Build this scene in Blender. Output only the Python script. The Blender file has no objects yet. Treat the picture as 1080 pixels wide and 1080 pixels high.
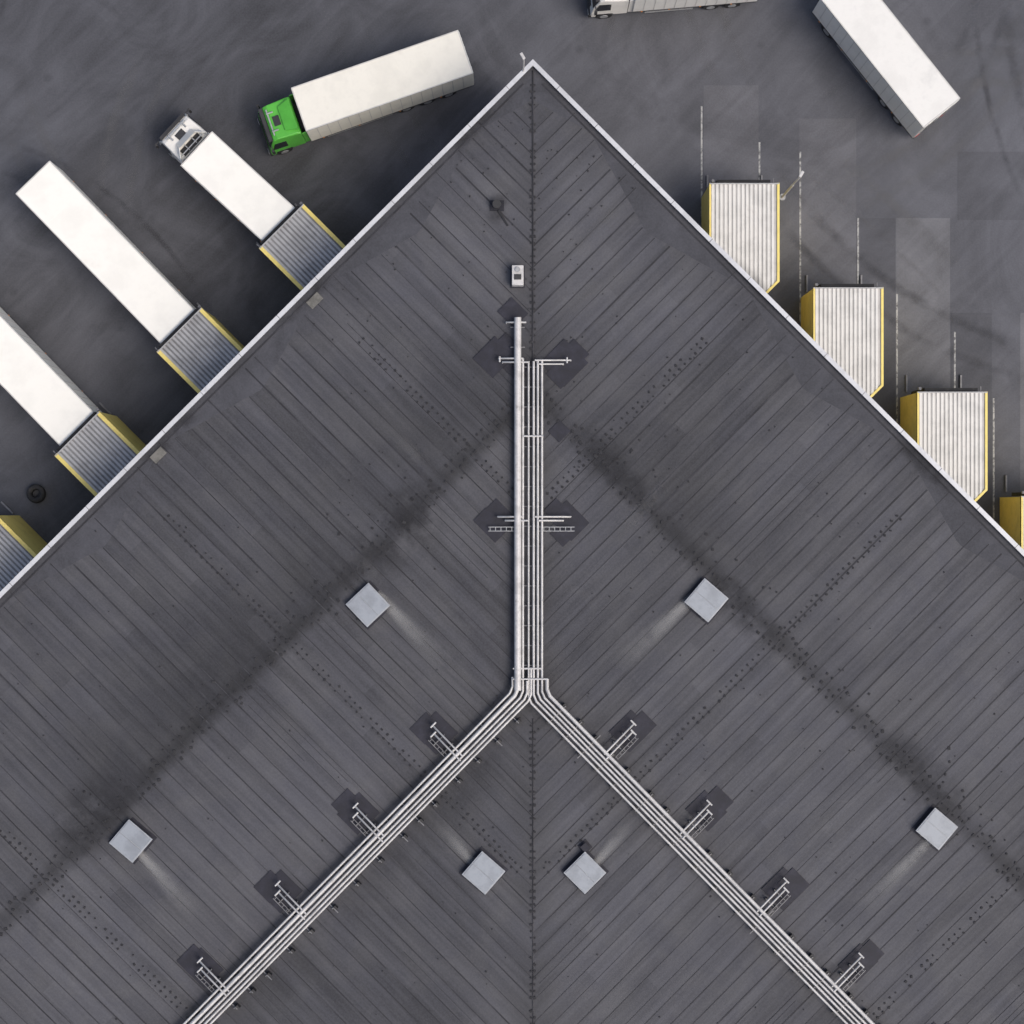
import bpy, bmesh, math, random
from mathutils import Vector, Matrix
random.seed(7)
scene=bpy.context.scene
CAMZ=105.0; T=0.297; R2=math.sqrt(0.5)
def W(px,py,z=0.0):
    k=T*(CAMZ-z)/540.0
    return Vector(((px-540)*k,-(py-540)*k))
# ------------------------------------------------------------ materials
class NT:
    def __init__(s,name):
        s.m=bpy.data.materials.new(name); s.m.use_nodes=True
        s.t=s.m.node_tree; s.b=s.t.nodes['Principled BSDF']; s.out=s.t.nodes['Material Output']
    def n(s,ty,**k):
        x=s.t.nodes.new(ty)
        for a,b in k.items(): setattr(x,a,b)
        return x
    def put(s,sock,v):
        if isinstance(v,(int,float)): sock.default_value=v
        elif isinstance(v,(tuple,list)):
            sock.default_value=tuple(v)+((1,) if len(v)==3 and len(sock.default_value)==4 else ())
        else: s.t.links.new(v,sock)
    def M(s,op,a,b=0,c=0,clamp=False):
        x=s.n('ShaderNodeMath',operation=op,use_clamp=clamp)
        s.put(x.inputs[0],a); s.put(x.inputs[1],b); s.put(x.inputs[2],c); return x.outputs[0]
    def noise(s,vec,scale,detail=4,rough=.6,dist=0):
        x=s.n('ShaderNodeTexNoise'); s.put(x.inputs['Vector'],vec)
        x.inputs['Scale'].default_value=scale; x.inputs['Detail'].default_value=detail
        x.inputs['Roughness'].default_value=rough; x.inputs['Distortion'].default_value=dist
        return x.outputs['Fac']
    def ramp(s,f,a,b,lo=0.,hi=1.):
        x=s.n('ShaderNodeMapRange'); x.interpolation_type='SMOOTHSTEP'
        s.put(x.inputs[0],f); x.inputs[1].default_value=a; x.inputs[2].default_value=b
        x.inputs[3].default_value=lo; x.inputs[4].default_value=hi; return x.outputs[0]
    def mix(s,f,a,b,bt='MIX'):
        x=s.n('ShaderNodeMix',data_type='RGBA',blend_type=bt)
        s.put(x.inputs[0],f); s.put(x.inputs[6],a); s.put(x.inputs[7],b); return x.outputs[2]
    def scalec(s,col,f):
        x=s.n('ShaderNodeVectorMath',operation='SCALE'); s.put(x.inputs[0],col); s.put(x.inputs[3],f); return x.outputs[0]
    def comb(s,x_,y_,z_=0):
        x=s.n('ShaderNodeCombineXYZ'); s.put(x.inputs[0],x_); s.put(x.inputs[1],y_); s.put(x.inputs[2],z_); return x.outputs[0]
    def sep(s,v):
        x=s.n('ShaderNodeSeparateXYZ'); s.put(x.inputs[0],v); return x.outputs
    def pos(s): return s.n('ShaderNodeNewGeometry').outputs['Position']
    def bump(s,h,st=.3,dist=.02):
        x=s.n('ShaderNodeBump'); x.inputs['Strength'].default_value=st; x.inputs['Distance'].default_value=dist
        s.put(x.inputs['Height'],h); s.t.links.new(x.outputs[0],s.b.inputs['Normal'])
    def base(s,c): s.put(s.b.inputs['Base Color'],c)
def simple(name,col,rough=.5,metal=0.,var=.25,scale=1.2,dirt=(.12,.11,.1),dirtamt=.25):
    n=NT(name); p=n.pos()
    a=n.noise(p,scale,4,.65)
    f=n.ramp(a,.3,.7,1-var,1+var*.2)
    c=n.scalec(col,f)
    d=n.M('MULTIPLY',n.ramp(a,.52,.8),dirtamt)
    n.base(n.mix(d,c,dirt)); n.b.inputs['Roughness'].default_value=rough; n.b.inputs['Metallic'].default_value=metal
    return n.m
M={}
M['white']=simple('truck_white_paint',(.87,.855,.79),.5,var=.08,scale=.5,dirt=(.5,.48,.43),dirtamt=.3)
M['cream']=simple('tarp_offwhite',(.80,.775,.69),.55,var=.10,scale=.6,dirt=(.4,.38,.33),dirtamt=.4)
M['greytop']=simple('trailer_grey_white',(.76,.75,.71),.5,var=.10,scale=.6,dirt=(.36,.36,.35),dirtamt=.35)
M['green']=simple('cab_green_paint',(.10,.45,.055),.35,var=.15,dirtamt=.12)
M['cabwhite']=simple('cab_white_paint',(.80,.78,.73),.35,var=.10,dirtamt=.2)
M['black']=simple('rubber_black',(.018,.018,.02),.8,dirtamt=.3)
M['dark']=simple('chassis_dark',(.03,.03,.033),.6)
M['glass']=simple('dark_glass',(.012,.014,.018),.08,var=.05,dirtamt=.02)
M['steel']=simple('galvanised_steel',(.40,.41,.42),.5,.25,var=.3,scale=3)
M['pipe']=simple('pipe_cladding',(.60,.59,.58),.5,.1,var=.28,scale=1.6,dirt=(.2,.19,.18),dirtamt=.7)
M['rail']=simple('support_rail_steel',(.20,.20,.21),.55,.2,var=.3,scale=3)
M['yellow']=simple('dock_yellow_paint',(.86,.69,.20),.5,var=.16,scale=1.5,dirt=(.38,.33,.2),dirtamt=.45)
M['red']=simple('lamp_red',(.4,.02,.02),.3)
M['orange']=simple('lamp_amber',(.7,.25,.02),.3)
M['ribW']=simple('ribbed_sheet_light',(.74,.73,.69),.5,.0,var=.16,scale=.9,dirt=(.35,.33,.29),dirtamt=.35)
M['panW']=simple('ribbed_pan_light',(.52,.51,.49),.6,.0,var=.25,scale=.9,dirtamt=.3)
M['ribG']=simple('ribbed_sheet_grey',(.46,.46,.46),.5,.0,var=.3,scale=.8,dirt=(.12,.12,.12),dirtamt=.7)
M['panG']=simple('ribbed_pan_grey',(.24,.24,.245),.6,.0,var=.35,scale=.8,dirtamt=.5)
M['cap']=simple('parapet_cap',(.60,.61,.63),.45,.1,var=.2,scale=.7,dirt=(.2,.2,.21),dirtamt=.5)
M['wall']=simple('wall_cladding',(.30,.31,.33),.5,.1,var=.15)
M['patch']=simple('bitumen_patch',(.017,.017,.028),.7,var=.35,scale=1.5,dirt=(.036,.036,.052),dirtamt=.5)
M['seam']=simple('lap_seam',(.034,.034,.041),.8,var=.5,scale=.5,dirt=(.07,.07,.075),dirtamt=.7)
M['dot']=simple('fixing_dark',(.022,.022,.026),.8)
M['sky']=simple('skylight_sheet',(.30,.325,.36),.45,0,var=.25,scale=1.0,dirt=(.18,.2,.22),dirtamt=.6)
M['skyf']=simple('skylight_frame',(.36,.38,.41),.5,.1)
M['beige']=simple('drain_patch_beige',(.17,.165,.15),.8,var=.4,scale=2,dirtamt=.7)
def paintmat():
    n=NT('road_paint_white'); p=n.pos()
    a=n.noise(p,3.,4,.7); n.base(n.mix(n.ramp(a,.36,.58),(.10,.10,.104),(.38,.38,.37))); n.b.inputs['Roughness'].default_value=.7; return n.m
M['paint']=paintmat()
def alphamat(name,col,lo,hi,amax,sc,fade=True,stretch=None):
    n=NT(name); uv=n.n('ShaderNodeTexCoord').outputs['UV']; u=n.sep(uv); p=n.pos()
    a=n.noise(p,sc,4,.7); n.base(col); n.b.inputs['Roughness'].default_value=.85
    f=n.ramp(a,lo,hi,0,amax)
    e=n.M('SUBTRACT',1,n.M('ABSOLUTE',n.M('SUBTRACT',n.M('MULTIPLY',u[1],2),1)))
    e=n.ramp(e,0,.9)
    f=n.M('MULTIPLY',f,e)
    if fade: f=n.M('MULTIPLY',f,n.M('SUBTRACT',1,u[0]))
    else:
        g=n.ramp(n.M('SUBTRACT',1,n.M('ABSOLUTE',n.M('SUBTRACT',n.M('MULTIPLY',u[0],2),1))),0,.7)
        f=n.M('MULTIPLY',f,g)
    tr=n.n('ShaderNodeBsdfTransparent'); mx=n.n('ShaderNodeMixShader')
    n.put(mx.inputs[0],f); n.t.links.new(tr.outputs[0],mx.inputs[1]); n.t.links.new(n.b.outputs[0],mx.inputs[2])
    n.t.links.new(mx.outputs[0],n.out.inputs[0]); return n.m
M['streak']=alphamat('pale_dust_streak',(.30,.30,.30),.15,.55,.75,.8)
M['stain']=alphamat('dark_water_stain',(.022,.022,.026),.3,.65,.5,.6,False)
M['tyremark']=alphamat('tyre_mark',(.035,.035,.039),.35,.75,.38,.4,False)
M['scuff']=alphamat('pale_scuff',(.16,.16,.165),.3,.7,.30,.4,False)
def asphalt(name,col,k=1.):
    n=NT(name); p=n.pos(); s=n.sep(p)
    big=n.noise(p,.035,4,.55,.6); mid=n.noise(p,.15,6,.62,1.6); vf=n.noise(p,9,3,.7)
    rot=n.comb(n.M('MULTIPLY',n.M('ADD',s[0],s[1]),.07),n.M('MULTIPLY',n.M('SUBTRACT',s[0],s[1]),.6))
    st=n.noise(rot,1.,4,.6,1.2)
    f=n.M('ADD',n.ramp(big,.3,.7,.74,1.08),n.ramp(mid,.3,.75,-.15,.34))
    f=n.M('ADD',f,n.ramp(st,.3,.75,-.08,.14)); f=n.M('ADD',f,n.ramp(vf,.3,.7,-.09,.09))
    f=n.M('ADD',f,n.ramp(s[0],-22,26,-.10,.28))
    v=n.n('ShaderNodeTexVoronoi'); n.put(v.inputs['Vector'],p); v.inputs['Scale'].default_value=.33
    f=n.M('MULTIPLY',f,n.ramp(v.outputs['Distance'],.03,.13,.80,1.))
    n.base(n.scalec(col,n.M('MULTIPLY',f,k))); n.b.inputs['Roughness'].default_value=.85
    n.bump(vf,.3,.02); return n.m
AC=(.073,.075,.086)
M['asphalt']=asphalt('asphalt',AC)
M['slab1']=asphalt('asphalt_patch_light',(.075,.076,.083),1.34)
M['slab2']=asphalt('asphalt_patch_mid',(.074,.075,.084),1.17)
M['slab3']=asphalt('asphalt_patch_dark',AC,.84)
def roofmat():
    n=NT('roof_membrane'); u=n.sep(n.n('ShaderNodeTexCoord').outputs['UV']); p=n.pos(); t,d=u[0],u[1]
    strip=n.M('FLOOR',n.M('DIVIDE',t,.9))
    seg=n.M('FLOOR',n.M('DIVIDE',n.M('ADD',d,n.M('MULTIPLY',strip,3.7)),9.))
    sx=n.sep(p); side=n.M('SIGN',n.M('SUBTRACT',sx[0],1.16))
    wn=n.n('ShaderNodeTexWhiteNoise'); wn.noise_dimensions='3D'; n.put(wn.inputs['Vector'],n.comb(strip,seg,side)); r=wn.outputs['Value']
    f=n.ramp(r,0,1,.91,1.07)
    f=n.M('SUBTRACT',f,n.M('MULTIPLY',n.M('GREATER_THAN',r,.93),.13))
    # wider roof sheets, 3 strips at a time
    w3=n.n('ShaderNodeTexWhiteNoise'); w3.noise_dimensions='3D'
    n.put(w3.inputs['Vector'],n.comb(n.M('FLOOR',n.M('DIVIDE',t,4.5)),n.M('FLOOR',n.M('DIVIDE',n.M('ADD',d,-.5),12.5)),side))
    f=n.M('ADD',f,n.ramp(w3.outputs['Value'],0,1,-.045,.045))
    long=n.noise(n.comb(n.M('MULTIPLY',t,2.2),n.M('MULTIPLY',d,.10),side),1.,4,.65)
    big=n.noise(p,.06,3,.5,.3); mid=n.noise(p,.35,5,.65,.5); vf=n.noise(p,9,3,.7)
    f=n.M('ADD',f,n.ramp(long,.3,.7,-.17,.13)); f=n.M('ADD',f,n.ramp(big,.3,.7,-.18,.14))
    f=n.M('ADD',f,n.ramp(mid,.3,.75,-.08,.08)); f=n.M('ADD',f,n.ramp(vf,.3,.7,-.09,.09))
    band=n.M('MULTIPLY',n.ramp(d,6.0,12.8),n.ramp(d,12.9,13.8,1,0))
    f=n.M('MULTIPLY',f,n.M('SUBTRACT',1,n.M('MULTIPLY',n.M('MULTIPLY',band,n.ramp(big,.36,.62,1.,.3)),.36)))
    cr=n.ramp(n.M('ABSOLUTE',n.M('SUBTRACT',d,13)),.05,.9,1,0)
    f=n.M('MULTIPLY',f,n.M('SUBTRACT',1,n.M('MULTIPLY',cr,n.ramp(mid,.32,.62,.16,.40))))
    pb=n.ramp(n.M('ABSOLUTE',n.M('SUBTRACT',d,25.3)),.3,3.,1,0)
    f=n.M('MULTIPLY',f,n.M('SUBTRACT',1,n.M('MULTIPLY',pb,n.ramp(big,.35,.65,.22,.04))))
    sdist=n.M('SUBTRACT',t,d)
    hip=n.M('MULTIPLY',n.ramp(sdist,.0,3.0,1,0),n.ramp(mid,.3,.7,.10,.26))
    f=n.M('MULTIPLY',f,n.M('SUBTRACT',1,hip))
    ev=n.M('MULTIPLY',n.ramp(d,.2,4,1,0),n.ramp(big,.3,.7,.06,.2)); f=n.M('MULTIPLY',f,n.M('SUBTRACT',1,ev))
    n.base(n.scalec(n.mix(n.ramp(mid,.3,.7),(.075,.076,.088),(.079,.079,.086)),f)); n.b.inputs['Roughness'].default_value=.78
    n.b.inputs['Specular IOR Level'].default_value=.3
    n.bump(n.M('ADD',mid,n.M('MULTIPLY',vf,.5)),.4,.03); return n.m
M['roof']=roofmat()
def gutmat():
    n=NT('eave_membrane'); p=n.pos(); mid=n.noise(p,.4,5,.7,.6); vf=n.noise(p,9,3,.7)
    f=n.M('ADD',n.ramp(mid,.3,.75,.76,1.13),n.ramp(vf,.3,.7,-.09,.09))
    n.base(n.scalec((.066,.067,.077),f)); n.b.inputs['Roughness'].default_value=.78; n.b.inputs['Specular IOR Level'].default_value=.3; return n.m
M['gut']=gutmat()
# ------------------------------------------------------------ mesh helpers
def empty(name,loc=(0,0,0),rz=0):
    o=bpy.data.objects.new(name,None); scene.collection.objects.link(o); o.location=loc; o.rotation_euler=(0,0,rz); return o
def mk(name,verts,faces,mat,parent=None,bevel=0,uvs=None,smooth=False):
    me=bpy.data.meshes.new(name); me.from_pydata([tuple(v) for v in verts],[],faces); me.update()
    bm=bmesh.new(); bm.from_mesh(me)
    if uvs is None: bmesh.ops.recalc_face_normals(bm,faces=bm.faces)
    bm.to_mesh(me); bm.free()
    if uvs is not None:
        l=me.uv_layers.new(name='UVMap')
        for i,lp in enumerate(me.loops): l.data[i].uv=uvs[lp.vertex_index]
    if smooth:
        for p in me.polygons: p.use_smooth=True
    me.materials.append(mat); o=bpy.data.objects.new(name,me); scene.collection.objects.link(o)
    if parent: o.parent=parent
    if bevel:
        b=o.modifiers.new('bevel','BEVEL'); b.width=bevel; b.segments=2; b.limit_method='ANGLE'
    return o
BF=[(0,1,2,3),(7,6,5,4),(0,4,5,1),(1,5,6,2),(2,6,7,3),(3,7,4,0)]
def bv(x0,x1,y0,y1,z0,z1): return [(x0,y0,z0),(x1,y0,z0),(x1,y1,z0),(x0,y1,z0),(x0,y0,z1),(x1,y0,z1),(x1,y1,z1),(x0,y1,z1)]
def boxes(name,lst,mat,parent=None,bevel=0):
    vs=[];fs=[]
    for b in lst:
        k=len(vs); vs+=bv(*b) if len(b)==6 else b; fs+=[tuple(i+k for i in f) for f in BF]
    return mk(name,vs,fs,mat,parent,bevel)
def obox(c,ux,l,w,z0,z1):
    uy=Vector((-ux.y,ux.x)); a=ux*(l/2); b=uy*(w/2); q=[c-a-b,c+a-b,c+a+b,c-a+b]
    return [(v.x,v.y,z0) for v in q]+[(v.x,v.y,z1) for v in q]
def prism(name,poly,z0,z1,mat,parent=None,bevel=0):
    n=len(poly); vs=[(p[0],p[1],z0) for p in poly]+[(p[0],p[1],z1) for p in poly]
    fs=[tuple(range(n))[::-1],tuple(range(n,2*n))]+[(i,(i+1)%n,n+(i+1)%n,n+i) for i in range(n)]
    return mk(name,vs,fs,mat,parent,bevel)
def cyls(name,lst,mat,parent=None,seg=20,bevel=0):
    vs=[];fs=[]
    for cx,cy,cz,r,L,ax in lst:
        k=len(vs)
        for e in(-.5,.5):
            for i in range(seg):
                a=2*math.pi*i/seg; c,s=r*math.cos(a),r*math.sin(a)
                vs.append({'x':(cx+e*L,cy+c,cz+s),'y':(cx+c,cy+e*L,cz+s),'z':(cx+c,cy+s,cz+e*L)}[ax])
        fs+=[tuple(k+i for i in range(seg)),tuple(k+seg+i for i in range(seg))]
        fs+=[(k+i,k+(i+1)%seg,k+seg+(i+1)%seg,k+seg+i) for i in range(seg)]
    return mk(name,vs,fs,mat,parent,bevel)
def tube(name,pts,r,mat,parent=None):
    c=bpy.data.curves.new(name,'CURVE'); c.dimensions='3D'; c.bevel_depth=r; c.bevel_resolution=2; c.use_fill_caps=True
    for pl in (pts if isinstance(pts[0][0],(tuple,list,Vector)) else [pts]):
        s=c.splines.new('POLY'); s.points.add(len(pl)-1)
        for i,p in enumerate(pl): s.points[i].co=(p[0],p[1],p[2],1)
    c.materials.append(mat); o=bpy.data.objects.new(name,c); scene.collection.objects.link(o)
    if parent: o.parent=parent
    return o
def ribbon(name,pts,w,z,mat,parent=None,wend=None):
    vs=[];fs=[];uv=[];n=len(pts)
    for i,p in enumerate(pts):
        a=pts[max(i-1,0)]; b=pts[min(i+1,n-1)]; d=(b-a).normalized(); nn=Vector((-d.y,d.x))
        ww=w if wend is None else w+(wend-w)*i/(n-1)
        zz=z(p) if callable(z) else z
        for e in(-.5,0,.5): q=p+nn*ww*e; vs.append((q.x,q.y,zz)); uv.append((i/(n-1),e+.5))
    for i in range(n-1):
        for j in(0,1):
            k=i*3+j; fs.append((k,k+3,k+4,k+1))
    return mk(name,vs,fs,mat,parent,uvs=uv)
# ------------------------------------------------------------ ground
S=2500
mk('ground',[(-S,-S,0),(S,-S,0),(S,S,0),(-S,S,0)],[(0,1,2,3)],M['asphalt'],uvs=[(0,0),(1,0),(1,1),(0,1)])
def grect(name,x0,y0,x1,y1,z,mat,par=None):
    a=W(x0,y0);b=W(x1,y1); return mk(name,[(a.x,b.y,z),(b.x,b.y,z),(b.x,a.y,z),(a.x,a.y,z)],[(0,1,2,3)],mat,par)
gp=empty('asphalt_patches')
for i,(r,m) in enumerate([((945,230,1002,640),'slab1'),((843,125,903,420),'slab2'),((1076,330,1200,700),'slab1'),((903,230,944,500),'slab3'),((1010,160,1100,232),'slab3'),((742,90,800,330),'slab2'),((1003,330,1046,600),'slab3')]):
    grect('patch_%d'%i,*r,.004+.001*i,M[m],gp)
ml=empty('parking_lane_markings')
for i,(x,y0,y1) in enumerate([(740,112,260),(801,150,260),(844,160,340),(905,230,400),(946,310,460),(1007,350,500),(1048,420,580),(1140,480,620)]):
    grect('line_%d'%i,x-.9,y0,x+.9,y1,.014,M['paint'],ml)
tm=empty('tyre_marks'); k=0
for i in range(18):
    left=i%2==0
    c=W(random.uniform(-80,430),random.uniform(-60,330)) if left else W(random.uniform(640,1180),random.uniform(-60,200))
    R=random.uniform(18,60); a0=random.uniform(0,6.28); da=random.uniform(10,30)/R*random.choice((-1,1))
    n=22; o=Vector((math.cos(a0),math.sin(a0)))*R
    mm='tyremark' if random.random()<.5 else 'scuff'
    for off in (0,1.9):
        pts=[c-o+Vector((math.cos(a0+da*j/n),math.sin(a0+da*j/n)))*(R+off) for j in range(n+1)]
        ribbon('mark_%d'%k,pts,random.uniform(.5,1.1),.016+.0006*k,M[mm],tm); k+=1
# ------------------------------------------------------------ building
ap=W(562,65,9.3); ax,ay=ap.x,ap.y
bld=empty('warehouse_building')
def td(side,t,d): return Vector((ax+side*(t-d)*R2, ay-(t+d)*R2))
def to_td(side,p): a=side*(p.x-ax); b=ay-p.y; return ((a+b)*R2,(b-a)*R2)
prof=[(0,0),(13,.3),(25,.03),(40,.35),(60,0)]
def zd(d):
    for (a,za),(b,zb) in zip(prof,prof[1:]):
        if d<=b: return 9.0+za+(zb-za)*(d-a)/(b-a)
    return 9.0
def wfold(t):
    tt=((t-5.0)/12.3)%1.0; tri=1-abs(2*tt-1); return .45+1.75*tri
def rz(p,add=0.):
    s=1 if p.x>ax else -1; t,d=to_td(s,p); return zd(max(d,0))+add
DM=46; TM=72
for s,nm in((-1,'roof_west'),(1,'roof_east')):
    ds=[0,3,6.5,10,13,16,19,22,25,28,31,35,40,43,DM]; ss=[0,8,16,26,36,46,60,80]
    vs=[];uv=[];fs=[]
    for d in ds:
        for q in ss:
            t=d+q; p=td(s,t,d); vs.append((p.x,p.y,zd(d))); uv.append((t,d))
    n=len(ss)
    for i in range(len(ds)-1):
        for j in range(n-1):
            f=(i*n+j,(i+1)*n+j,(i+1)*n+j+1,i*n+j+1); fs.append(f if s>0 else f[::-1])
    mk(nm,vs,fs,M['roof'],bld,uvs=uv)
    vs=[];fs=[]
    def strip(t,d0,d1,w,h):
        cuts=[d0]+[x for x,_ in prof if d0<x<d1]+[d1]
        for a,b in zip(cuts,cuts[1:]):
            k=len(vs)
            for d in(a,b):
                for tt,hh in((t-w/2,.002),(t-w/2,h),(t+w/2,h*.7),(t+w/2,.002)):
                    p=td(s,tt,d); vs.append((p.x,p.y,zd(d)+hh))
            for q in range(3): fs.append((k+q,k+q+1,k+5+q,k+4+q))
    t=1.8; i=0
    while t<TM+8:
        tj=t+random.uniform(-.07,.07)
        d0=wfold(tj)*random.choice((1,1,1,.5,.3))+.05; d1=min(tj-.05,DM)
        if d1>d0:
            w=random.choice((.035,.05,.06,.09))
            strip(tj,d0,min(13,d1),w,random.uniform(.01,.02))
            if d1>13.2: strip(tj+random.choice((0,0,.12,-.1)),13.02,d1,random.choice((.03,.045,.07)),random.uniform(.01,.02))
        if random.random()<.18 and d1>d0+6:
            a=random.uniform(d0,d1-4); strip(t+.45,a,min(a+random.uniform(4,14),d1),.03,.008)
        t+=.9
    mk('lap_seams_'+nm[5:],vs,fs,M['seam'],bld)
    vs=[];fs=[];tt=.25
    while tt<TM+6:
        w=min(wfold(tt),tt-.02)
        for d in(.02,w): p=td(s,tt,d); vs.append((p.x,p.y,zd(d)+.006))
        k=len(vs)
        if k>2: fs.append((k-4,k-2,k-1,k-3))
        tt+=.41
    mk('eave_membrane_'+nm[5:],vs,fs,M['gut'],bld)
    def along(t0,t1,d0,d1,z0,z1):
        q=[td(s,t0,d0),td(s,t1,d0),td(s,t1,d1),td(s,t0,d1)]; return [(v.x,v.y,z0) for v in q]+[(v.x,v.y,z1) for v in q]
    def mit(d0,d1,z0,z1,t1=TM+8):
        q=[td(s,d0,d0),td(s,t1,d0),td(s,t1,d1),td(s,d1,d1)]; return [(v.x,v.y,z0) for v in q]+[(v.x,v.y,z1) for v in q]
    boxes('parapet_cap_'+nm[5:],[mit(-.10,.15,9.24,9.30)],M['cap'],bld)
    boxes('parapet_upstand_'+nm[5:],[mit(-.02,.10,8.6,9.24)],M['gut'],bld)
    boxes('cap_joints_'+nm[5:],[along(x,x+.03,-.105,.155,9.245,9.308) for x in [2+3*i for i in range(25)]],M['rail'],bld)
    boxes('inner_gutter_'+nm[5:],[along(1.2,TM+6,.42,.50,9.012,9.05)],M['seam'],bld)
    boxes('wall_'+nm[5:],[mit(.0,.3,0,8.6)],M['wall'],bld)
    boxes('wall_ribs_'+nm[5:],[along(x,x+.06,-.03,.0,0,8.58) for x in [1+.9*i for i in range(78)]],M['wall'],bld)
    L=[]
    def dot(p,sz):
        a=random.uniform(0,3); L.append(obox(p,Vector((math.cos(a),math.sin(a))),sz,sz*.8,rz(p,.004),rz(p,.05)))
    for tr,(da,db) in((17.7,(4.2,16.8)),(32.3,(3.5,31.5)),(51.0,(3,45))):
        d=da
        while d<db:
            for e in(-.16,.16):
                if random.random()<.85: dot(td(s,tr+e+random.uniform(-.03,.03),d),random.uniform(.08,.15))
            d+=.42
    t=13.6
    while t<TM:
        for e in (-.45,0,.45):
            if random.random()<.6: dot(td(s,t+random.uniform(-.1,.1),13+e+random.uniform(-.12,.12)),random.uniform(.07,.2))
        t+=.4
    d=.8
    while d<DM:
        if (d<12 or d>26) and random.random()<.85: dot(td(s,d+.14,d),random.uniform(.08,.16))
        d+=.26
    for i in range(260):
        t=random.uniform(3,60); dd=random.uniform(1,min(t,44)); dot(td(s,t,dd),random.uniform(.03,.10))
    for i in range(40):
        c=td(s,random.choice((19,24,30,38,46))+random.gauss(0,1.4),random.gauss(12.,.9)); dot(c,random.uniform(.05,.18))
    boxes('roof_fixings_'+nm[5:],L,M['dot'],bld)
b0=td(-1,DM+80,DM); b1=td(1,DM+80,DM); b2=td(-1,DM,DM)
hp=[]
for d in [0.3,3,6.5,10,13]: p=td(1,d,d); hp.append((p.x,p.y,zd(d)+.01))
tube('hip_seam_upper',hp,.05,M['seam'],bld)
hp=[]
for d in [25.8,28,34,40,46]: p=td(1,d,d); hp.append((p.x,p.y,zd(d)+.0))
tube('hip_seam_lower',hp,.04,M['seam'],bld)
vs=[(b0.x,b0.y,0),(b2.x,b2.y,0),(b1.x,b1.y,0),(b0.x,b0.y,9),(b2.x,b2.y,9),(b1.x,b1.y,9)]
mk('courtyard_walls',vs,[(0,1,4,3),(1,2,5,4)],M['wall'],bld)
L=[]
for s_,px,py in((-1,332,317),(-1,167,480)):
    L.append(obox(W(px,py,9.05),Vector((R2,R2)),.85,.5,9.06,9.10))
boxes('drain_patches',L,M['beige'],bld)
k=0
def stain(px0,py0,px1,py1,w,m='stain',wend=None,zz=0.):
    global k; a=W(px0,py0,9.1); b=W(px1,py1,9.1); k+=1
    ribbon('roof_stain_%d'%k,[a.lerp(b,i/8) for i in range(9)],w,lambda p:rz(p,.035+.0012*(k%20)),M[m],bld,wend)
for a in((470,160,525,108,1.4),(285,350,350,287,1.3),(140,500,215,425,1.2),(770,270,835,338,1.1),(940,455,1010,525,1.3),(370,610,475,505,5.),(50,910,140,820,5),(600,450,690,535,3.4),(920,770,1020,870,3.6),(520,240,530,200,1.4),(730,590,830,690,2.6)):
    stain(*a)
for a in((398,625,470,705,.6,'streak',2.0),(735,625,650,705,.6,'streak',2.2),(140,890,210,968,.5,'streak',1.8),(988,878,905,960,.5,'streak',1.8),(506,918,460,865,.5,'streak',1.5),(622,918,670,862,.5,'streak',1.4)):
    stain(*a)
for i in range(14):
    s=random.choice((-1,1)); t=random.uniform(8,55); d=random.uniform(1.5,min(t-5,36)); L=random.uniform(2,5)
    if d+L<t: k+=1; ribbon('roof_stain_%d'%k,[td(s,t,d+L*i_/6) for i_ in range(7)],random.uniform(.8,1.8),lambda p:rz(p,.03+.0012*(k%20)),M['scuff'],bld)
# ------------------------------------------------------------ skylights
u45=Vector((R2,R2)); v45=Vector((R2,-R2))
for px,py,l in((388,638,1.75),(745,633,1.75),(138,887,1.72),(988,874,1.68),(510,921,1.72),(617,921,1.68)):
    c=W(px,py,9.65); z=rz(c); e=empty('roof_skylight',(c.x,c.y,z),math.radians(45+random.uniform(-5,5)))
    h=l/2
    boxes('curb',[(-h+.06,h-.06,-h+.06,h-.06,0,.36)],M['seam'],e)
    boxes('lid',[(-h,h,-h,h,.365,.44)],M['skyf'],e,.02)
    boxes('sheet',[(-h+.07,-.015,-h+.07,h-.07,.442,.47),(.015,h-.07,-h+.07,h-.07,.442,.47)],M['sky'],e,.01)
    boxes('hinges',[(-h-.06,-h,-.5,-.38,.3,.42),(-h-.06,-h,.38,.5,.3,.42)],M['dark'],e)
    boxes('flashing_collar',[(-h-.12,h+.12,-h-.12,h+.12,.004,.02)],M['patch'],e)
c=W(546,291,9.6); e=empty('roof_ventilation_unit',(c.x,c.y,rz(c)))
boxes('housing',[(-.32,.32,-.55,.55,.05,.75)],M['pipe'],e,.03); boxes('base_curb',[(-.4,.4,-.62,.62,0,.08)],M['patch'],e)
boxes('grille',[(-.2,.2,-.25,.05,.752,.78)],M['dark'],e); cyls('fan_cowl',[(0,.3,.8,.14,.12,'z')],M['steel'],e)
c=W(524,216,9.4); e=empty('roof_exhaust_vent',(c.x,c.y,rz(c)))
cyls('stack',[(0,0,.25,.16,.5,'z')],M['dark'],e); cyls('rain_hood',[(0,0,.58,.24,.08,'z')],M['dark'],e)
boxes('flashing',[(-.4,.4,-.3,.3,.003,.03)],M['patch'],e)
boxes('cable_duct',[obox(Vector((.35,-.7)),Vector((.5,-.8)).normalized(),1.0,.10,.003,.1)],M['dot'],e)
c=W(617,893,9.2); e=empty('roof_exhaust_vent',(c.x,c.y,rz(c)),.7)
cyls('stack',[(0,0,.15,.12,.3,'z')],M['dark'],e); boxes('rain_hood',[(-.2,.2,-.2,.2,.3,.36)],M['patch'],e); boxes('flashing',[(-.3,.3,-.3,.3,.003,.03)],M['patch'],e)
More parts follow.
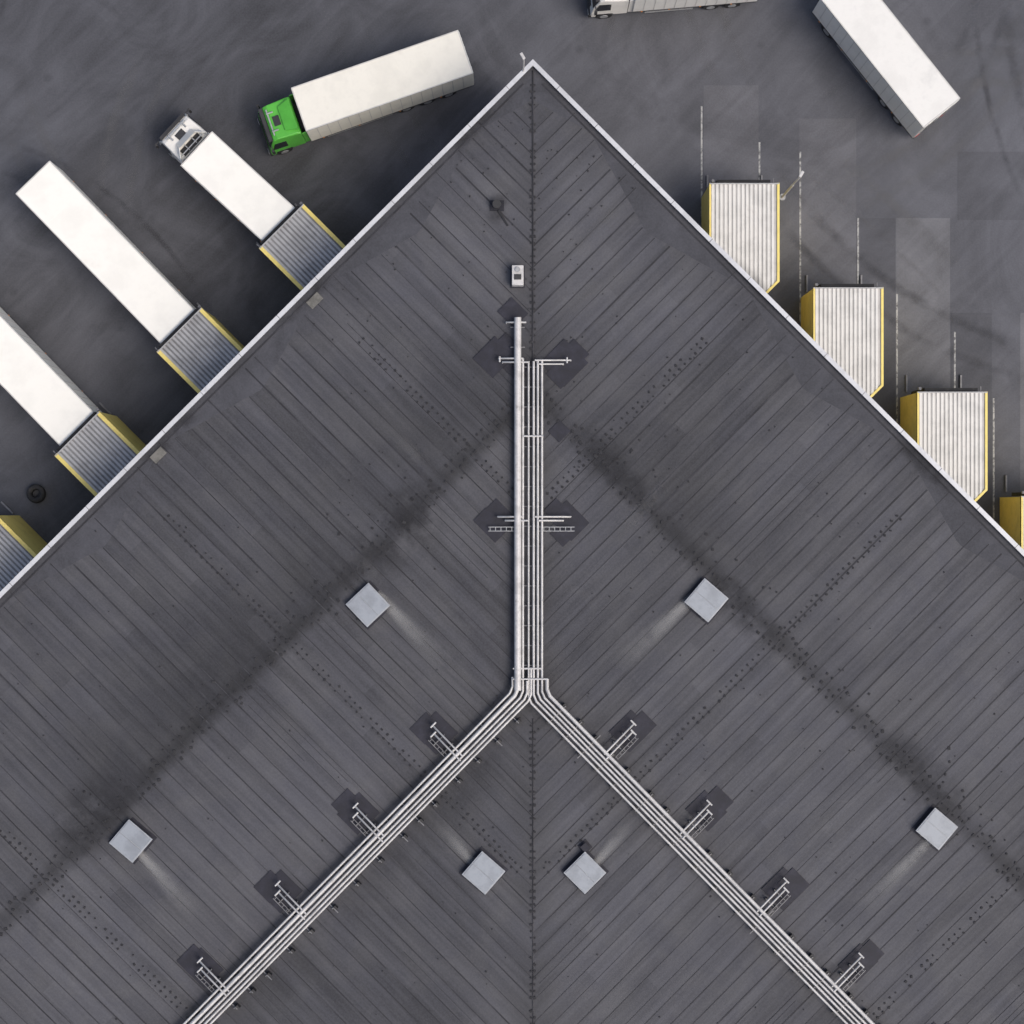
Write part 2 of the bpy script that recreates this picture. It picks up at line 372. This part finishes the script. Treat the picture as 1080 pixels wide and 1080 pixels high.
# ------------------------------------------------------------ pipework
pw=empty('roof_pipework')
def PZ(px,py,h=.42):
    p=W(px,py,9.6); return (p.x,p.y,rz(p)+h)
def vpipe(x,y0,ref,side,h=.42,end=1110):
    yb=736-side*.414*(x-ref)
    pts=[PZ(x,y0,h)]
    for yy in (420,560,700):
        if y0<yy<yb-8: pts.append(PZ(x,yy,h))
    pts+=[PZ(x,yb-4,h),PZ(x+side*3,yb+3,h)]
    L=end-yb
    for q in(.25,.5,.75,1): pts.append(PZ(x+side*L*q*.985,yb+L*q,h))
    return [(p[0],p[1],9.62+h-.42) for p in pts]
tube('main_duct',[[(p[0],p[1],9.68) for p in (PZ(546,335),PZ(546,728))]],.20,M['pipe'],pw)
tube('west_main',[vpipe(546,700,559,-1)],.11,M['pipe'],pw)
tube('west_lines',[vpipe(551.5,378,559,-1),vpipe(555.8,718,559,-1,.5),vpipe(560,704,559,-1),vpipe(540.5,714,559,-1,.36)],.065,M['pipe'],pw)
tube('east_lines',[vpipe(562.8,381,565,1),vpipe(567.2,381,565,1),vpipe(571.6,381,565,1),vpipe(557.6,714,565,1,.36)],.065,M['pipe'],pw)
tube('east_main',[vpipe(577,716,565,1,.46)],.10,M['pipe'],pw)
tube('centre_line',[[PZ(557.5,381)[:2]+(9.62,),PZ(557.5,722)[:2]+(9.62,)]],.05,M['pipe'],pw)
def flat(pts,z=9.66): return [PZ(*p)[:2]+(z,) for p in pts]
def drop(pts,z=9.66):
    l=flat(pts,z); a=l[0]; return [(a[0],a[1],9.05)]+l
tube('branches',[drop([(526,378),(552,378)]),drop([(530,382),(558,382)]),drop([(602,380),(564,380)]),drop([(594,384),(568,384)]),
  drop([(534,340),(555,340)]),drop([(525,545),(552,545)]),drop([(533,549),(557,549)],9.72),drop([(602,545),(564,545)]),drop([(594,549),(568,549)],9.72),
  flat([(541,705),(572,705)]),flat([(541,716),(578,716)],9.7),flat([(552,460),(573,460)],9.72),
  flat([(527,376),(527,382)]),flat([(598,377),(598,383)])],.05,M['pipe'],pw)
def tray(name,a,b,w=.22,z=9.5,m='steel'):
    A=PZ(*a);B=PZ(*b);A=Vector(A[:2]);B=Vector(B[:2]);d=(B-A);L=d.length;d.normalize();n_=Vector((-d.y,d.x))
    l=[obox((A+B)/2+n_*e*w/2,d,L,.035,z,z+.07) for e in(-1,1)]
    q=.1
    while q<L: l.append(obox(A+d*q,n_,w-.04,.035,z+.01,z+.045)); q+=.3
    boxes(name,l,M[m],pw)
tray('cable_tray',(515,558),(548,558)); tray('cable_tray',(566,558),(606,558))
sup=[];feet=[];clamp=[]
y=345
while y<735:
    c=Vector(PZ(558,y)[:2]); c0=Vector(PZ(546 if y<380 else 559,y)[:2])
    sup.append(obox(c0,Vector((1,0)),.8 if y<380 else 1.5,.05,9.44,9.50))
    if y>=380:
        for e in(-.6,.72): feet.append(obox(c+Vector((e,0)),Vector((1,0)),.18,.24,9.02,9.44))
    y+=21
for sd in(-1,1):
    q=18
    while q<370:
        x=(556 if sd<0 else 570)+sd*q*.985; yy=736+q; c=Vector(PZ(x,yy)[:2]); pr=Vector((R2,sd*R2))
        long=random.random()<.3
        sup.append(obox(c,pr,1.35 if not long else 1.8,.05,9.44,9.50))
        for e in(-.62,.62): feet.append(obox(c+pr*e,pr,.22,.28,9.02,9.44))
        for e in(-.35,.1,.5): clamp.append(obox(c+pr*e,pr,.04,.10,9.5,9.72))
        q+=random.choice((17,21,25))
boxes('support_rails',sup,M['rail'],pw); boxes('support_feet',feet,M['dark'],pw); boxes('pipe_clamps',clamp,M['rail'],pw)
patches=[]
def arm(sd,px,py,i):
    D=Vector((-sd*.70,.72)); N=Vector((sd*.7,.7))
    P=lambda a,b:(px+D.x*a+N.x*b,py+D.y*a+N.y*b)
    ln=37
    br=[drop([P(-4,-3),P(ln+4,-3)]),drop([P(3,2),P(ln+6,2)],9.7)]
    br+=[flat([P(-4,-8),P(-4,0)]),flat([P(3,-1),P(3,7)],9.7)]
    tube('branch_arm',br,.05,M['pipe'],pw)
    tray('cable_tray',P(4,10),P(ln-2,10),.18,9.4,'rail')
    boxes('arm_supports',[obox(Vector(PZ(*P(a,4))[:2]),Vector((R2,-sd*R2)),.9,.05,9.3,9.36) for a in (12,25)],M['rail'],pw)
    boxes('arm_feet',[obox(Vector(PZ(*P(a,b))[:2]),Vector((R2,-sd*R2)),.16,.16,9.02,9.3) for a in (12,25) for b in(-2,10)],M['dark'],pw)
    patches.append((px-sd*3,py+3,1.75)); patches.append((px+sd*8,py-6 if i%2 else py-2,1.35))
for i,(a,b) in enumerate(((457,770),(375,855),(293,937),(211,1018),(129,1100))): arm(-1,a,b,i)
for i,(a,b) in enumerate(((668,768),(748,852),(829,934),(908,1013),(990,1096))): arm(1,a,b,i)
patches+=[(521,377,1.75),(535,370,1.1),(595,383,1.9),(605,374,1.25),(590,396,1.2),(523,549,1.8),(512,548,1.0),(600,549,1.8),(595,562,1.2),(586,538,1.0),(541,330,1.3),(545,388,1.1),(590,455,.9),(535,362,.9)]
L=[]
for i,(a,b,w) in enumerate(patches):
    c=W(a,b,9.1); L.append(obox(c,(u45 if i%3 else v45),w,w*random.uniform(.78,1.),rz(c,-.03),rz(c,.05+.002*(i%9))))
boxes('membrane_patches',L,M['patch'],bld)
# ------------------------------------------------------------ loading docks
def inter(poly,o,d):
    ts=[]
    n=len(poly)
    for i in range(n):
        a=poly[i];b=poly[(i+1)%n]; e=b-a; den=d.x*e.y-d.y*e.x
        if abs(den)<1e-9: continue
        w=a-o; t=(w.x*e.y-w.y*e.x)/den; u=(w.x*d.y-w.y*d.x)/den
        if 0<=u<=1: ts.append(t)
    return (min(ts),max(ts)) if len(ts)>1 else None
ZR=4.5
def dock(poly,ldir,rib,pan,trimw,spacing=.25,docked=False):
    e=empty('loading_dock_house')
    c=sum(poly,Vector((0,0)))/len(poly)
    inn=[c+(p-c)*.985 for p in poly]
    prism('body_walls',inn,.0,ZR-.12,M['yellow'],e)
    prism('roof_deck',poly,ZR-.12,ZR,M[pan],e)
    side=Vector((-ldir.y,ldir.x)); ws=[p.dot(side) for p in poly]; lo,hi=min(ws),max(ws)
    L=[];x=lo+trimw+.06
    while x<hi-trimw-.05:
        r=inter(poly,side*x,ldir)
        if r and r[1]-r[0]>.5: m=(r[0]+r[1])/2; L.append(obox(side*x+ldir*m,ldir,(r[1]-r[0])-.16,spacing*.55,ZR+.002,ZR+.045))
        x+=spacing
    boxes('roof_ribs',L,M[rib],e)
    n=len(poly); L=[]
    for i in range(n-1 if n>4 else n):
        a=poly[i];b=poly[(i+1)%n]; d=(b-a)
        if i==0: continue
        if n>4 and i==n-2: continue
        if n==4 and i==2: continue
        dn=d.normalized(); nn=Vector((-dn.y,dn.x))
        if (c-a).dot(nn)<0: nn=-nn
        L.append(obox((a+b)/2+nn*trimw/2,dn,d.length-.01*i,trimw,ZR-.14,ZR+.075+.003*i))
    a=poly[-1];b=poly[0];d=b-a;dn=d.normalized();nn=Vector((-dn.y,dn.x)); nn=nn if (c-a).dot(nn)>0 else -nn
    if n>4: L.append(obox((a+b)/2+nn*.05,dn,d.length-.02,.10,ZR-.14,ZR+.07))
    boxes('edge_flashing',L,M['yellow'],e)
    a,b=poly[0],poly[1]; dn=(b-a).normalized(); m=(a+b)/2
    boxes('front_flashing',[obox(m+ldir*.05,dn,(b-a).length-.04,.07,ZR-.1,ZR+.085)],M['ribG'],e)
    boxes('dock_seal',[obox(m-ldir*.12+dn*q,dn,.35,.22,1.0,4.0) for q in(-1.4,1.4)]+[obox(m-ldir*.12,dn,3.1,.22,4.0,4.3)],M['black'],e)
    boxes('roller_door',[obox(m-ldir*.03,dn,2.4,.05,1.15,3.95)],M['panG' if docked else 'pipe'],e)
    boxes('bumpers',[obox(m-ldir*.12+dn*q,dn,.25,.2,.7,1.1) for q in(-1.0,1.0)],M['black'],e)
    boxes('wheel_guides',[obox(m-ldir*.8+dn*q,ldir,1.0,.10,.02,.18) for q in(-1.65,1.65)],M['rail'],e)
    boxes('dock_light',[obox(m-ldir*.2+dn*1.75,ldir,.25,.06,ZR-.4,ZR-.3),obox(m-ldir*.2-dn*1.78,dn,.16,.16,ZR-.6,ZR-.35)],M['rail'],e)
    return e
def wallpt(side,p,dr):
    t,d=to_td(side,p); t2,d2=to_td(side,p+dr); k_=(-.04-d)/(d2-d); return p+dr*k_
inL=Vector((R2,-R2))
for i in range(5):
    dx=-107.7*i; dy=109.3*i
    a=W(320+dx,215+dy,ZR); b=W(273+dx,262+dy,ZR)
    t0,d0=to_td(-1,a); t1,d1=to_td(-1,b); d0=(d0+d1)/2
    poly=[td(-1,t0,d0),td(-1,t1,d0),td(-1,t1,-.04),td(-1,t0,-.04)]
    dock(poly,inL,'ribG','panG',.22,docked=True)
for i in range(5):
    dx=109.6*i; dy=110*i
    p0=W(748+dx,193+dy,ZR); p1=W(822+dx,193+dy,ZR); p2=W(822+dx,297+dy,ZR)
    p3=wallpt(1,p2,Vector((-1,-1))); p4=wallpt(1,p0,Vector((0,-1)))
    dock([p0,p1,p2,p3,p4],Vector((0,-1)),'ribW','panW',.14)
# ------------------------------------------------------------ vehicles
M['railw']=simple('rail_light_alu',(.60,.59,.56),.45,.1,var=.2)
def wheels(e,axles,W_=2.5,dual=False,r=.5):
    L=[];H=[]
    for x in axles:
        for s in(-1,1):
            w=.32 if not dual else .55; L.append((x,s*(W_/2-w/2-.02),r,r,w,'y')); H.append((x,s*(W_/2-.015),r,r*.5,.04,'y'))
    cyls('wheels',L,M['black'],e,24,.03); cyls('hubs',H,M['steel'],e,16)
def cargo(e,x0,x1,w,mat,z0=1.15,z1=4.0):
    h=w/2
    boxes('cargo_box',[(x0,x1,-h,h,z0,z1)],mat,e,.025)
    boxes('top_rails',[(x0,x1,h-.05,h+.012,z1-.10,z1+.014),(x0,x1,-h-.012,-h+.05,z1-.10,z1+.014),(x0-.012,x0+.06,-h+.055,h-.055,z1-.1,z1+.012),(x1-.06,x1+.012,-h+.055,h-.055,z1-.1,z1+.012)],M['railw'],e)
    n=int((x1-x0)/2.4); boxes('roof_bows',[(x0+(x1-x0)*i/n-.015,x0+(x1-x0)*i/n+.015,-h+.08,h-.08,z1+.0005,z1+.006) for i in range(1,n)],mat,e)
    n=int((x1-x0)/.62); boxes('side_posts',[(x0+(x1-x0)*i/n-.02,x0+(x1-x0)*i/n+.02,s*(h+.006)-.008,s*(h+.006)+.008,z0+.12,z1-.12) for i in range(1,n) for s in(-1,1)],M['railw'],e)
    boxes('bottom_rails',[(x0,x1,s*(h+.004)-.01,s*(h+.004)+.01,z0,z0+.1) for s in(-1,1)],M['dark'],e)
    boxes('rear_doors',[(x0-.03,x0-.012,-h+.08,-.02,z0+.05,z1-.12),(x0-.03,x0-.012,.02,h-.08,z0+.05,z1-.12)],M['greytop'],e)
    cyls('door_bars',[(x0-.05,y,(z0+z1)/2,.02,z1-z0-.4,'z') for y in(-.9,-.35,.35,.9)],M['steel'],e,8)
    boxes('rear_lamps',[(x0-.06,x0-.0,s*.95-.2,s*.95+.2,.85,1.0) for s in(-1,1)],M['red'],e)
    boxes('rear_bumper',[(x0-.05,x0+.1,-1.15,1.15,.5,.65)],M['dark'],e)
    boxes('marker_lamps',[(x0+(x1-x0)*q,x0+(x1-x0)*q+.1,s*(h+.02)-.01,s*(h+.02)+.02,z0+.03,z0+.08) for q in(.2,.45,.7,.92) for s in(-1,1)],M['orange'],e)
def frame(e,x0,x1):
    boxes('chassis_rails',[(x0,x1,s*.42-.06,s*.42+.06,.75,1.12) for s in(-1,1)]+[(x0+i*(x1-x0)/7,x0+i*(x1-x0)/7+.1,-.36,.36,.8,1.05) for i in range(7)],M['dark'],e)
def guards(e,x0,x1):
    boxes('side_guards',[(x0,x1,s*1.2-.02,s*1.2+.02,z,z+.1) for s in(-1,1) for z in(.45,.75)]+[(x,x+.06,s*1.15-.03,s*1.15+.03,.5,1.1) for s in(-1,1) for x in(x0+.1,x1-.2)],M['steel'],e)
def cab(e,x0,mat,zt=3.15,spoiler=True):
    P=[(x0,.75,1.22),(x0,zt-.12,1.18),(x0+.25,zt,1.10),(x0+1.45,zt-.02,1.08),(x0+1.72,zt-.16,1.05),(x0+2.12,1.95,1.2),(x0+2.22,1.2,1.23),(x0+2.22,.45,1.2),(x0+1.9,.4,1.2),(x0+1.85,.95,1.22),(x0+.95,.95,1.22),(x0+.85,.75,1.22)]
    n=len(P); vs=[(x,-h,z) for x,z,h in P]+[(x,h,z) for x,z,h in P]
    fs=[tuple(range(n)),tuple(range(2*n-1,n-1,-1))]+[(i,(i+1)%n,n+(i+1)%n,n+i) for i in range(n)]
    mk('cab_shell',vs,fs,mat,e,.07)
    def slab(a,b,h0,h1,off,name,m):
        nx,nz=(b[1]-a[1]),-(b[0]-a[0]); l=math.hypot(nx,nz); nx,nz=-nx/l*off,-nz/l*off
        if nx<0: nx,nz=-nx,-nz
        q=[(a[0],-h0,a[1]),(a[0],h0,a[1]),(b[0],h1,b[1]),(b[0],-h1,b[1])]
        vs=[(x-nx,y,z-nz) for x,y,z in q]+[(x+nx,y,z+nz) for x,y,z in q]; mk(name,vs,BF,m,e,.01)
    slab((x0+1.75,zt-.22),(x0+2.10,2.0),.98,1.1,.03,'windscreen',M['glass'])
    boxes('sun_visor',[(x0+1.76,x0+1.98,-1.02,1.02,zt-.16,zt-.12)],M['dark'],e,.01)
    for s in(-1,1):
        vs=[(x0+1.05,s*1.215,1.75),(x0+1.98,s*1.215,1.75),(x0+1.75,s*1.14,2.55),(x0+1.05,s*1.155,2.6)]
        vs=[(x,y-s*.02,z) for x,y,z in vs]+[(x,y+s*.03,z) for x,y,z in vs]; mk('side_window',vs,BF,M['glass'],e)
    boxes('roof_hatch',[(x0+.95,x0+1.35,-.3,.3,zt-.01,zt+.045)],M['dark'],e,.02)
    boxes('mirror_arms',[(x0+1.95,x0+2.02,s*1.32-.17,s*1.32+.17,2.45,2.49) for s in(-1,1)],M['dark'],e)
    boxes('mirrors',[(x0+1.9,x0+2.06,s*1.44-.07,s*1.44+.07,1.85,2.5) for s in(-1,1)],M['dark'],e,.02)
    boxes('bumper',[(x0+2.15,x0+2.34,-1.2,1.2,.35,.85)],M['dark'],e,.05)
    boxes('headlamps',[(x0+2.2,x0+2.36,s*.95-.18,s*.95+.18,.62,.8) for s in(-1,1)],M['steel'],e)
    boxes('grille',[(x0+2.2,x0+2.25,-.75,.75,1.0,1.6)],M['dark'],e)
    boxes('beacon_bar',[(x0+1.5,x0+1.58,-.8,.8,zt+.02,zt+.07)],M['steel'],e)
    cyls('horns',[(x0+1.4,s*.55,zt+.07,.05,.4,'x') for s in(-1,1)],M['steel'],e,10)
    if spoiler:
        vs=[(x0+.95,-.55,zt+.03),(x0+.95,.55,zt+.03),(x0+.50,.62,3.62),(x0+.50,-.62,3.62)]
        vs=vs+[(x-.03,y,z+.05) for x,y,z in vs]; mk('roof_deflector',vs,BF,mat,e,.02)
        for s in(-1,1):
            vs=[(x0+.95,s*.56,zt+.02),(x0+.50,s*.63,3.62),(x0+.0,s*1.02,3.75),(x0+.0,s*1.08,zt+.0),(x0+.6,s*.95,zt+.02)]
            vs=vs+[(x,y+s*.05,z+.02) for x,y,z in vs]
            mk('deflector_fin',vs,[(0,1,2,3,4),(9,8,7,6,5)]+[(i,(i+1)%5,5+(i+1)%5,5+i) for i in range(5)],mat,e,.01)
        boxes('deflector_struts',[(x0+.05,x0+.5,s*.3-.03,s*.3+.03,3.3,3.36) for s in(-1,1)]+[(x0+.1,x0+.16,-.9,.9,3.45,3.5)],M['steel'],e)
        boxes('roof_well',[(x0+.05,x0+.5,-.75,.75,zt+.002,zt+.03)],M['dark'],e)
    boxes('side_fairings',[(x0-.32,x0-.02,s*1.18-.02,s*1.18+.02,.95,3.2) for s in(-1,1)],mat,e)
    boxes('rear_module',[(x0-.35,x0-.05,-.8,.8,1.1,2.4)],M['dark'],e)
def place(name,px,py,dx,dy):
    c=W(px,py,4.0); return empty(name,(c.x,c.y,0),math.atan2(-dy,dx))
e=place('green_cab_truck',403,85,-173,60); h=5.18
cargo(e,-h,h,2.68,M['cream']); frame(e,-h+.1,h+2.4); cab(e,h+.32,M['green'],3.25,False)
mk('roof_deflector',[(h+.4,-.9,3.3),(h+.4,.9,3.3),(h+1.2,.75,3.32),(h+1.2,-.75,3.32),(h+.4,-.95,3.62),(h+.4,.95,3.62),(h+1.15,.7,3.36),(h+1.15,-.7,3.36)],BF,M['green'],e,.04)
wheels(e,[h+1.75]); wheels(e,[-h+1.6,-h+2.95,-h+4.3],dual=True); guards(e,-h+5.2,h-1)
boxes('fuel_tank',[(h-.9,h+.2,-1.2,-.6,.5,1.05)],M['steel'],e,.08)
boxes('mudguards',[(x-.6,x+.6,s*1.0-.25,s*1.0+.25,1.02,1.06) for x in(-h+1.6,-h+2.95) for s in(-1,1)],M['dark'],e)
e=place('white_box_truck',252,198,-90,-83); h=4.0
cargo(e,-h,h-.6,2.72,M['white']); frame(e,-h+.1,h+1.6); cab(e,h-.25,M['cabwhite'],3.1,True)
wheels(e,[h+1.15]); wheels(e,[-h+1.6,-h+3.],dual=True); guards(e,-h+4,h-1.6)
for px,py,nm in((114,269,'white_semi_trailer'),(9,378,'white_semi_trailer')):
    e=place(nm,px,py,-153,-158); h=6.35
    cargo(e,-h,h,2.78,M['white']); frame(e,-h+.1,h-.3); wheels(e,[-h+2.2,-h+3.5,-h+4.8],dual=True); guards(e,-h+5.8,h-3.5)
    boxes('landing_legs',[(h-3,h-2.85,s*.8-.07,s*.8+.07,.05,1.1) for s in(-1,1)]+[(h-3.1,h-2.75,s*.8-.15,s*.8+.15,.02,.06) for s in(-1,1)],M['steel'],e)
    boxes('headboard_connections',[(h+.012,h+.06,-.5,.5,1.3,1.6)],M['dark'],e)
e=place('white_cargo_truck',736,-31,-130,11); h=3.75
cargo(e,-h,h,2.6,M['greytop']); frame(e,-h+.1,h+2.4); cab(e,h+.3,M['cabwhite'],3.1,True)
wheels(e,[h+1.7]); wheels(e,[-h+1.4,-h+2.7],dual=True); guards(e,-h+3.8,h-.8)
e=place('drawbar_trailer',939,51,-83,-104); h=4.85
cargo(e,-h,h,2.75,M['greytop']); frame(e,-h+.1,h-.1); wheels(e,[-h+1.5,-h+2.8],dual=True); wheels(e,[h-1.4],dual=True); guards(e,-h+3.8,h-2.4)
boxes('drawbar',[obox(Vector((h+1.1,s*.3)),Vector((1,-s*.25)).normalized(),2.3,.1,.75,.87) for s in(-1,1)]+[(h+2.1,h+2.5,-.08,.08,.76,.86)],M['dark'],e)
# ------------------------------------------------------------ small yard things
def lamp(px,py,h,hd=0):
    c=W(px,py,0); e=empty('lamp_post',(c.x,c.y,0),hd)
    cyls('base_plate',[(0,0,.04,.2,.08,'z')],M['steel'],e)
    cyls('pole_lower',[(0,0,h*.3,.075,h*.6,'z')],M['pipe'],e,12); cyls('pole_upper',[(0,0,h*.78,.05,h*.4,'z')],M['pipe'],e,12)
    boxes('lamp_head',[(-.06,.32,-.08,.08,h-.04,h+.05)],M['pipe'],e,.02); boxes('lamp_lens',[(.05,.3,-.06,.06,h-.06,h-.042)],M['skyf'],e)
lamp(825,208,6.6,math.radians(60)); lamp(551,116,12,math.radians(120))
c=W(38,521,.3); e=empty('worn_truck_tyre',(c.x,c.y,0))
R,r=.40,.17; n,m_=28,12
vs=[];fs=[]
for lay in(0,1):
    k0=len(vs); ox,oy=(.05,.03) if lay else (0,0)
    for i in range(n):
        for j in range(m_):
            a=2*math.pi*i/n;b=2*math.pi*j/m_; rr=R+r*math.cos(b); vs.append((ox+rr*math.cos(a),oy+rr*math.sin(a),.17+lay*.34+r*math.sin(b)))
    for i in range(n):
        for j in range(m_): fs.append((k0+i*m_+j,k0+((i+1)%n)*m_+j,k0+((i+1)%n)*m_+(j+1)%m_,k0+i*m_+(j+1)%m_))
mk('tyre_stack',vs,fs,M['black'],e,smooth=True)
# ------------------------------------------------------------ camera, light
cam=bpy.data.cameras.new('Camera'); co=bpy.data.objects.new('Camera',cam); scene.collection.objects.link(co)
co.location=(0,0,CAMZ); co.rotation_euler=(0,0,0); cam.sensor_width=36; cam.sensor_fit='HORIZONTAL'; cam.lens=18/T; cam.clip_end=6000
scene.camera=co
EL=math.radians(57); AZ=math.radians(-30)
sd=Vector((math.cos(EL)*math.cos(AZ),math.cos(EL)*math.sin(AZ),math.sin(EL)))
sl=bpy.data.lights.new('sun','SUN'); sl.energy=1.5; sl.angle=math.radians(32); sl.color=(1,.96,.89)
so=bpy.data.objects.new('sun',sl); scene.collection.objects.link(so); so.rotation_euler=sd.to_track_quat('Z','Y').to_euler()
w=bpy.data.worlds.new('World'); scene.world=w; w.use_nodes=True; nt=w.node_tree; bg=nt.nodes['Background']
sk=nt.nodes.new('ShaderNodeTexSky'); sk.sky_type='NISHITA'; sk.sun_disc=False; sk.sun_elevation=EL; sk.sun_rotation=math.pi/2-AZ
sk.air_density=1.0; sk.dust_density=5.0; sk.ozone_density=1.0
nt.links.new(sk.outputs[0],bg.inputs[0]); bg.inputs[1].default_value=.15
scene.view_settings.view_transform='Standard'; scene.view_settings.look='None'; scene.view_settings.exposure=0
